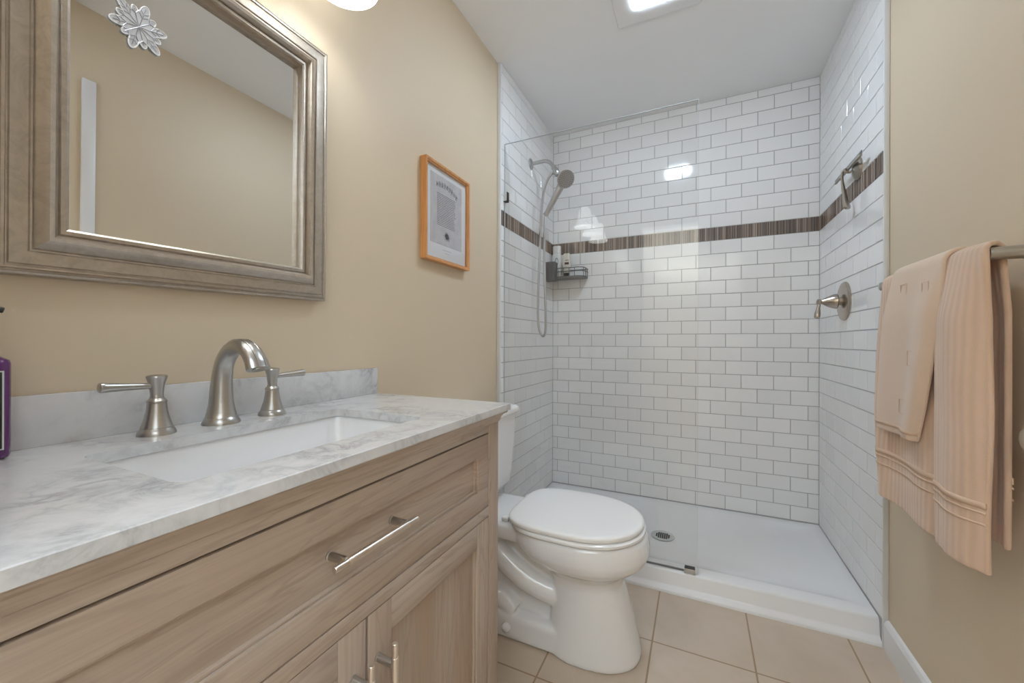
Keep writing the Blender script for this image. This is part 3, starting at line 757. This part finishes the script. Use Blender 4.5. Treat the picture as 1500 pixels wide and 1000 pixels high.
# ------------------------------------------------------------------ shower fittings
def hand_shower():
    Y = 2.14
    t = thing('hand_shower', 'grey handheld shower head on a bent wall arm with a looping hose', 'shower head', (XL, Y, 2.07))
    bm = B(); lathe(bm, [(.032, .001), (.032, .004), (.026, .010), (.014, .014), (.0115, .016)], (XL, Y, 2.0725), (1, 0, 0), 28); obj('flange', bm, 'shower_metal', t)
    bm = B(); tube(bm, catmull([(XL+.01, Y, 2.0725), (-.845, Y, 2.0735), (-.800, Y, 2.0735), (-.770, Y, 2.062), (-.748, Y, 2.036), (-.738, Y, 2.018)], 6), .0105, 16); obj('arm', bm, 'shower_metal', t)
    bm = B(); d = Vector((.45, -.05, -.9)).normalized(); o = Vector((-.745, Y, 2.030))
    lathe(bm, [(.0125, 0), (.0155, .004), (.0155, .016), (.0185, .020), (.0195, .045), (.017, .052), (.013, .060)], o, d, 24); obj('swivel_holder', bm, 'shower_metal', t)
    c = Vector((-.672, Y-.004, 1.947)); nrm = Vector((.56, -.60, -.57)).normalized()
    bm = B(); lathe(bm, [(0, -.026), (.022, -.025), (.040, -.017), (.0495, -.006), (.0510, .002), (.0495, .006), (.046, .0068), (0, .0068)], c, nrm, 40); head = obj('spray_head', bm, 'shower_metal', t)
    bm = B(); s, u = basis(nrm)
    for rr_, k in ((.0, 1), (.010, 6), (.020, 12), (.030, 18), (.039, 22)):
        for i in range(k):
            a = 2*PI*i/k + rr_*40; lathe(bm, [(.0023, 0), (.0021, .0018), (0, .002)], c + nrm*.0068 + (s*math.cos(a)+u*math.sin(a))*rr_, nrm, 7)
    obj('nozzles', bm, 'steel_grey', head)
    bm = B(); hb = Vector((-.803, Y+.030, 1.772)); ht = c - nrm*.030
    P = catmull([ht, ht+(hb-ht)*.28+Vector((.006, 0, 0)), ht+(hb-ht)*.62+Vector((.004, 0, 0)), hb], 6)
    tube(bm, P, [.024-.009*min(1, i/(len(P)-1)*1.15) for i in range(len(P))], 18); obj('handle', bm, 'shower_metal', t)
    bm = B()
    H = [(-.748, Y-.012, 1.992), (-.770, Y-.014, 1.965), (-.792, Y-.016, 1.915), (-.806, Y-.016, 1.84), (-.816, Y-.014, 1.72), (-.824, Y-.010, 1.56), (-.832, Y-.006, 1.38), (-.8365, Y-.004, 1.20), (-.830, Y-.002, 1.115), (-.816, Y, 1.078), (-.803, Y, 1.070), (-.793, Y, 1.085), (-.789, Y, 1.15), (-.793, Y+.002, 1.28), (-.799, Y+.004, 1.45), (-.805, Y+.014, 1.62), (-.803, Y+.030, 1.774)]
    tube(bm, catmull(H, 10), .0072, 12)
    h = obj('hose', bm, 'shower_metal', t); h['label'] = 'flexible metal hose'
hand_shower()

def valve():
    o = Vector((XR-.0012, 2.145, 1.2145))
    t = thing('shower_valve', 'brushed nickel shower valve with a round plate and drop lever on the right tiled wall', 'shower valve', o)
    n = Vector((-1, 0, 0))
    bm = B(); lathe(bm, [(.083, 0), (.083, .004), (.080, .008), (.070, .0115), (.045, .014), (.020, .0155), (0, .0155)], o, n, 48); obj('escutcheon', bm, 'nickel_warm', t)
    bm = B(); lathe(bm, [(.017, .0145), (.017, .026), (.030, .027), (.0325, .031), (.0315, .037), (.029, .045), (.020, .064), (.0115, .078), (.0100, .083), (.0125, .086), (.0125, .095), (.008, .099), (0, .100)], o, n, 32); hub = obj('hub', bm, 'nickel_warm', t)
    bm = B(); a = o + n*.090 + Vector((0, 0, -.006))
    tube(bm, catmull([a, a+Vector((-.003, -.003, -.020)), a+Vector((-.007, -.006, -.045)), a+Vector((-.009, -.007, -.062)), a+Vector((-.0095, -.007, -.068))], 5), lerps([.0066, .0066, .0112, .0112, .005], 5), 16); obj('lever', bm, 'nickel_warm', hub)
valve()

def squeegee():
    hk = Vector((XR-.0012, 1.990, 1.722))
    t = thing('wall_hook', 'round nickel hook on the right tiled wall holding the squeegee', 'hook', hk)
    bm = B(); lathe(bm, [(.043, 0), (.043, .003), (.039, .010), (.026, .016), (.012, .019), (0, .0195)], hk, (-1, 0, 0), 36); obj('base', bm, 'nickel_dark', t)
    bm = B(); tube(bm, catmull([hk+Vector((-.017, 0, -.005)), hk+Vector((-.030, 0, -.010)), hk+Vector((-.040, 0, -.006)), hk+Vector((-.043, 0, .006))], 5), .005, 12); obj('prong', bm, 'nickel_dark', t)
    s = thing('squeegee', 'nickel shower squeegee with a long thin blade hanging from the round hook', 'squeegee', (.545, 2.02, 1.56))
    xb, zb = .545, 1.7335
    bm = B(); box(bm, (xb-.0045, xb+.0045), (1.875, 2.172), (zb-.005, zb+.004), .0015); obj('blade_holder', bm, 'nickel_dark', s)
    bm = B(); box(bm, (xb-.0014, xb+.0014), (1.868, 2.179), (zb+.004, zb+.013)); obj('rubber_blade', bm, 'rubber', s, 0)
    bm = B(); P = catmull([(xb-.002, 2.020, zb-.001), (xb-.009, 2.024, zb+.000), (xb-.0145, 2.028, zb-.012), (xb-.0145, 2.030, zb-.040), (xb-.010, 2.028, zb-.080), (xb-.005, 2.026, zb-.120), (xb-.000, 2.024, zb-.150), (xb+.0005, 2.024, zb-.158)], 6)
    tube(bm, P, lerps([.0075, .0070, .0062, .0062, .0085, .0115, .0140, .0085], 6), 18, side=(0, 1, 0), flat=.8); obj('handle', bm, 'nickel_dark', s)
squeegee()

# ------------------------------------------------------------------ shower shelf and what it holds
def caddy():
    x0, x1, y0, y1, z0 = XL+.002, -.648, 2.432, YB-.002, 1.446
    t = thing('shower_caddy', 'grey wire shower shelf fixed in the tiled corner', 'shelf', ((x0+x1)/2, y1, z0))
    bm = B()
    sh = [Vector((x0, y1, z0)), Vector((x0, y0, z0))] + [Vector((x1-.045+.045*math.sin(a), y0+.045-.045*math.cos(a), z0)) for a in [i*PI/16 for i in range(9)]] + [Vector((x1, y1, z0))]
    prism(bm, sh, (0, 0, .010)); obj('tray', bm, 'steel_grey', t)
    for nm, zz in (('top_rail', z0+.062), ('middle_rail', z0+.040)):
        bm = B(); tube(bm, [Vector((p.x, p.y, zz)) for p in sh[1:]], .0030, 8); obj(nm, bm, 'steel_grey', t)
    bm = B(); tube(bm, [Vector((x0, y1-.003, z0+.062)), Vector((x1, y1-.003, z0+.062))], .0030, 8); obj('back_rail', bm, 'steel_grey', t)
    for q in [(x0+.035+i*.036, y0) for i in range(5)] + [(x1-.006, y0+.022), (x1, y0+.05), (x1, y1-.01)]:
        bm = B(); tube(bm, [(q[0], q[1], z0+.004), (q[0], q[1], z0+.062)], .0022, 8); obj('upright_wire', bm, 'steel_grey', t)
    c = thing('storage_cup', 'dark grey cup hung at the left front end of the shower shelf', 'cup', (-.8475, 2.388, 1.422))
    bm = B(); k = (-.8475, 2.388)
    def r4(h, z_, r): return rrect(k[0]-h, k[0]+h, k[1]-h, k[1]+h, r, z_, 5)
    ring_faces(bm, [r4(.0315, 1.422, .010), r4(.0365, 1.538, .012), r4(.0335, 1.538, .010), r4(.029, 1.428, .008)], cap0=True, cap1=True)
    obj('cup_body', bm, 'dark_grey', c)
    bm = B(); box(bm, (-.864, -.832), (2.4235, 2.4305), (1.495, 1.512)); obj('hanging_lug', bm, 'dark_grey', c)
    zt = z0+.010
    b = thing('shampoo_bottle', 'tall white bottle with a blue-grey emblem on the shower shelf', 'bottle', (-.842, 2.490, zt))
    bm = B(); cx, cy = -.842, 2.490
    def e(hx, hy, z_): return [Vector((cx+hx*math.copysign(abs(math.cos(a))**.7, math.cos(a)), cy+hy*math.copysign(abs(math.sin(a))**.7, math.sin(a)), zt+z_)) for a in [2*PI*i/28 for i in range(28)]]
    ring_faces(bm, [e(.026, .018, 0), e(.030, .021, .004), e(.031, .0215, .12), e(.029, .020, .150), e(.024, .017, .160)], cap0=True, cap1=True); obj('bottle_body', bm, 'bottle_white', b, 50)
    bm = B(); ring_faces(bm, [e(.027, .019, .1605), e(.027, .019, .205), e(.025, .018, .208)], cap0=True, cap1=True); obj('cap', bm, 'bottle_white', b, 50)
    bm = B(); ring_faces(bm, [[Vector((cx+.006+.012*math.cos(a)*f, cy-.0222, zt+.105+.024*math.sin(a)*f)) for a in [2*PI*i/24 for i in range(24)]] for f in (1, .62)]); obj('emblem', bm, 'bottle_blue', b, 0)
    bm = B(); box(bm, (cx-.002, cx+.004), (cy-.0224, cy-.0212), (zt+.040, zt+.044)); box(bm, (cx-.012, cx+.016), (cy-.0224, cy-.0212), (zt+.026, zt+.029)); obj('print', bm, 'bottle_blue', b, 0)
    b = thing('lotion_bottle', 'cream bottle with a maroon label standing on its black cap on the shower shelf', 'bottle', (-.774, 2.486, zt))
    cx, cy = -.774, 2.486
    bm = B(); lathe(bm, [(.019, 0), (.0195, .002), (.0195, .024), (.018, .026)], (cx, cy, zt), n=28); obj('cap', bm, 'black', b)
    bm = B(); ring_faces(bm, [e(.020, .016, .0265), e(.025, .018, .033), e(.026, .0185, .09), e(.022, .012, .138), e(.020, .005, .153), e(.020, .003, .155)], cap0=True, cap1=True); obj('bottle_body', bm, 'bottle_cream', b, 50)
    bm = B(); box(bm, (cx-.008, cx+.020), (cy-.0185, cy-.0170), (zt+.080, zt+.094)); box(bm, (cx-.006, cx+.018), (cy-.0175, cy-.0150), (zt+.106, zt+.109)); obj('label', bm, 'bottle_red', b, 0)
caddy()

# ------------------------------------------------------------------ towel bar and towels
XB, ZB = .512, 1.208
def towel_bar():
    t = thing('towel_bar', 'brushed nickel towel bar on the tan wall carrying the peach towels', 'towel bar', (XRP, 1.30, ZB))
    bm = B(); tube(bm, [(XB, 1.075, ZB), (XB, 1.575, ZB)], .008, 18); obj('bar', bm, 'nickel', t)
    for y in (1.075, 1.570):
        o = (XRP-.001, y, ZB)
        bm = B(); lathe(bm, [(.027, 0), (.027, .004), (.022, .008), (.0150, .012), (.0130, .016), (.0128, .022), (.0150, .024), (.0162, .028), (.0150, .032), (.0128, .034), (.0122, .060), (.0125, .080), (.0118, .0835), (.008, .0855), (0, .086)], o, (-1, 0, 0), 30); obj('post', bm, 'nickel', t)
towel_bar()

def drape(bm, r, ya, yb, zf, zb, fold, nu=90, nv=56, xb=XB, zbar=ZB):
    """sheet hung over the bar: u runs from the back hem over the bar to the front hem, v along the bar"""
    Lb, La, Lf = zbar-zb, PI*r, zbar-zf; T = Lb+La+Lf; rows = []
    for i in range(nu+1):
        s = T*i/nu; row = []
        if s < Lb: p = (xb+r, zb+s, 0., -(Lb-s)/Lb)
        elif s < Lb+La:
            a = (s-Lb)/r; p = (xb+r*math.cos(a), zbar+r*math.sin(a), 0., a/PI*2-1)
            p = (p[0], p[1], 0., 0.)
        else: p = (xb-r, zbar-(s-Lb-La), 0., (s-Lb-La)/Lf)
        d = p[3]
        for j in range(nv+1):
            v = j/nv
            f = min(1, max(0, (s-Lb)/La)); y0 = ya(d, f); y1 = yb(d, f); y = y0+(y1-y0)*v
            dx, dz = fold(d, v, y); row.append(Vector((p[0]+dx, y, p[1]+dz)))
        rows.append(row)
    ring_faces(bm, rows, closed=False); return rows
def towel_obj(name, bm, mat, parent, th):
    o = obj(name, bm, mat, parent, 180)
    m = o.modifiers.new('Solidify', 'SOLIDIFY'); m.thickness = th; m.offset = 0
    m = o.modifiers.new('Bevel', 'BEVEL'); m.width = th*.42; m.segments = 2; m.limit_method = 'ANGLE'
    return o
def bump(v, c, w_): return math.exp(-((v-c)/w_)**2)
def towels():
    t = thing('bath_towel', 'large ribbed peach bath towel folded over the towel bar', 'towel', (XB, 1.29, .58))
    def ya(d, f): return 1.088 + (1.052-1.088)*f + (.004*math.sin(9*d) if d > 0 else 0)
    def yb(d, f): return 1.510 + (.036*math.sin(PI*min(1, max(0, d)*1.05)) if d > 0 else 0)
    def fold(d, v, y):
        if d >= 0:
            k = min(1, d*5); g = min(1, d*1.6)
            dx = -.020*bump(v, .17, .13)*k - .008*bump(v, .30, .05)*g + .012*bump(v, .005, .035)*k + .010*bump(v, .36, .045)*g - .006*math.sin(v*15+.6)*g*.6 - .012*bump(v, .93, .06)*g
            dz = .012*math.sin(v*7+1)*max(0, d-.7) + .004*bump(v, .17, .13)*(1-k)
            return dx, dz
        k = min(1, -d*5); return .006*math.sin(v*22)*k + .006*k, 0
    bm = B(); rows = drape(bm, .020, ya, yb, .596, .640, fold)
    o = towel_obj('towel_cloth', bm, 'towel', t, .010)
    # woven border near both hems
    def strip(rows, z0, z1, off, front):
        R = []
        for zz in (z0, (z0+z1)/2, z1):
            line = []
            for j in range(len(rows[0])):
                col = [row[j] for row in rows]; col = [p for p in col if (p.x < XB) == front]
                for p, q in zip(col, col[1:]):
                    if min(p.z, q.z) <= zz <= max(p.z, q.z) and p.z != q.z:
                        line.append(p + (q-p)*((zz-p.z)/(q.z-p.z)) + Vector((off, 0, 0))); break
            R.append(line)
        n = min(len(l) for l in R); bm = B(); ring_faces(bm, [l[:n] for l in R], closed=False); return bm
    for z0, z1 in ((.722, .734), (.690, .694), (.712, .716)):
        for front in (True, False):
            d = 0 if front else .045
            b = obj('woven_border', strip(rows, z0+d, z1+d, -.0058 if front else .0058, front), 'towel_band', o, 180)
            m = b.modifiers.new('Solidify', 'SOLIDIFY'); m.thickness = .0022; m.offset = 0
    h = thing('hand_towel', 'smaller flat peach hand towel with square emboss draped over the bath towel', 'towel', (XB, 1.32, .80))
    def ha(d, f): return 1.172 + (.10*max(0, d)**1.6)
    def hb(d, f): return 1.418 + .046*max(0, min(1, d*1.2))
    def hfold(d, v, y):
        if d >= 0:
            k = min(1, d*4); g = min(1, d*2)
            return -.012*k - .006*bump(v, .20, .16)*k - .006*math.sin(v*6+2)*g + .016*bump(v, .0, .05)*k, -.004*v*d
        return .012*min(1, -d*4), 0
    bm = B(); rows = drape(bm, .029, ha, hb, .800, .95, hfold, 80, 40, zbar=ZB+.002)
    o = towel_obj('towel_cloth', bm, 'towel_flat', h, .009)
    for (u, v, sz) in ((.52, .66, .030), (.53, .18, .028), (.74, .26, .036), (.90, .42, .036)):
        i = int(u*80); bm = B(); c = rows[i][int(v*40)]; q = sz/2; xx = c.x-.0050
        P = [Vector((xx, c.y+a*q, c.z+b_*q)) for a, b_ in ((-1, -1), (1, -1), (1, 1), (-1, 1), (-1, -1))]
        for a, b_ in zip(P, P[1:]): tube(bm, [a, b_], .0008, 6)
        obj('embossed_square', bm, 'towel', o)
    b = obj('hem', strip(rows, .814, .822, -.0052, True), 'towel_band', o, 180); m = b.modifiers.new('Solidify', 'SOLIDIFY'); m.thickness = .002
towels()

k = thing('wall_knob', 'cream round knob on the tan wall at the right edge of the photo', 'knob', (XRP, 1.036, .863))  # taken for a door knob; fixed to the wall as no door is modelled
bm = B(); lathe(bm, [(.016, .001), (.016, .004), (.010, .010), (.010, .018), (.020, .024), (.0265, .034), (.0265, .044), (.020, .052), (0, .055)], (XRP, 1.036, .863), (-1, 0, 0), 32); obj('knob_head', bm, 'cream', k)

# ------------------------------------------------------------------ soap bottle at the left edge
def soap():
    z = .877; cx, cy = -.860, .1400; hx, hy = .024, .060
    t = thing('soap_bottle', 'purple pump bottle with a black label at the left end of the counter', 'bottle', (cx, cy, z))
    bm = B()
    def R(d, zz, r=.014): return rrect(cx-hx+d, cx+hx-d, cy-hy+d, cy+hy-d, r, z+zz, 6)
    ring_faces(bm, [R(.006, 0), R(.001, .003), R(0, .008), R(0, .128), R(.001, .133), R(.006, .137), R(.018, .141, .006)], cap0=True, cap1=True); b = obj('bottle_body', bm, 'purple', t, 50)
    x = cx+hx
    bm = B(); box(bm, (x-.001, x+.0004), (cy-.051, cy+.051), (z+.014, z+.119)); l = obj('label', bm, 'label_white', b, 0)
    bm = B(); box(bm, (x+.0002, x+.0007), (cy-.0492, cy+.0492), (z+.0158, z+.1172)); obj('label_panel', bm, 'label_dark', l, 0)
    bm = B(); rnd = random.Random(5)
    for i in range(16):
        zz = z+.106-i*.0054
        if i in (3, 8, 12): continue
        s = cy-.042
        e_ = cy+.044-rnd.uniform(0, .012)
        while s < e_:
            q = min(e_, s+rnd.uniform(.004, .014)); box(bm, (x+.0006, x+.0010), (s, q), (zz, zz+.0020)); s = q+.0016
    obj('label_print', bm, 'label_white', l, 0)
    bm = B(); lathe(bm, [(.016, .1405), (.016, .158), (.012, .160), (.0045, .161), (.0045, .195)], (cx, cy, z), n=24); p = obj('pump', bm, 'black', t)
    bm = B(); box(bm, (cx-.010, cx+.010), (cy-.012, cy+.026), (z+.195, z+.206), .003); tube(bm, [(cx, cy+.02, z+.201), (cx, cy+.045, z+.2035), (cx, cy+.0555, z+.2005)], [.0055, .0045, .0040], 12); obj('nozzle', bm, 'black', p)
soap()
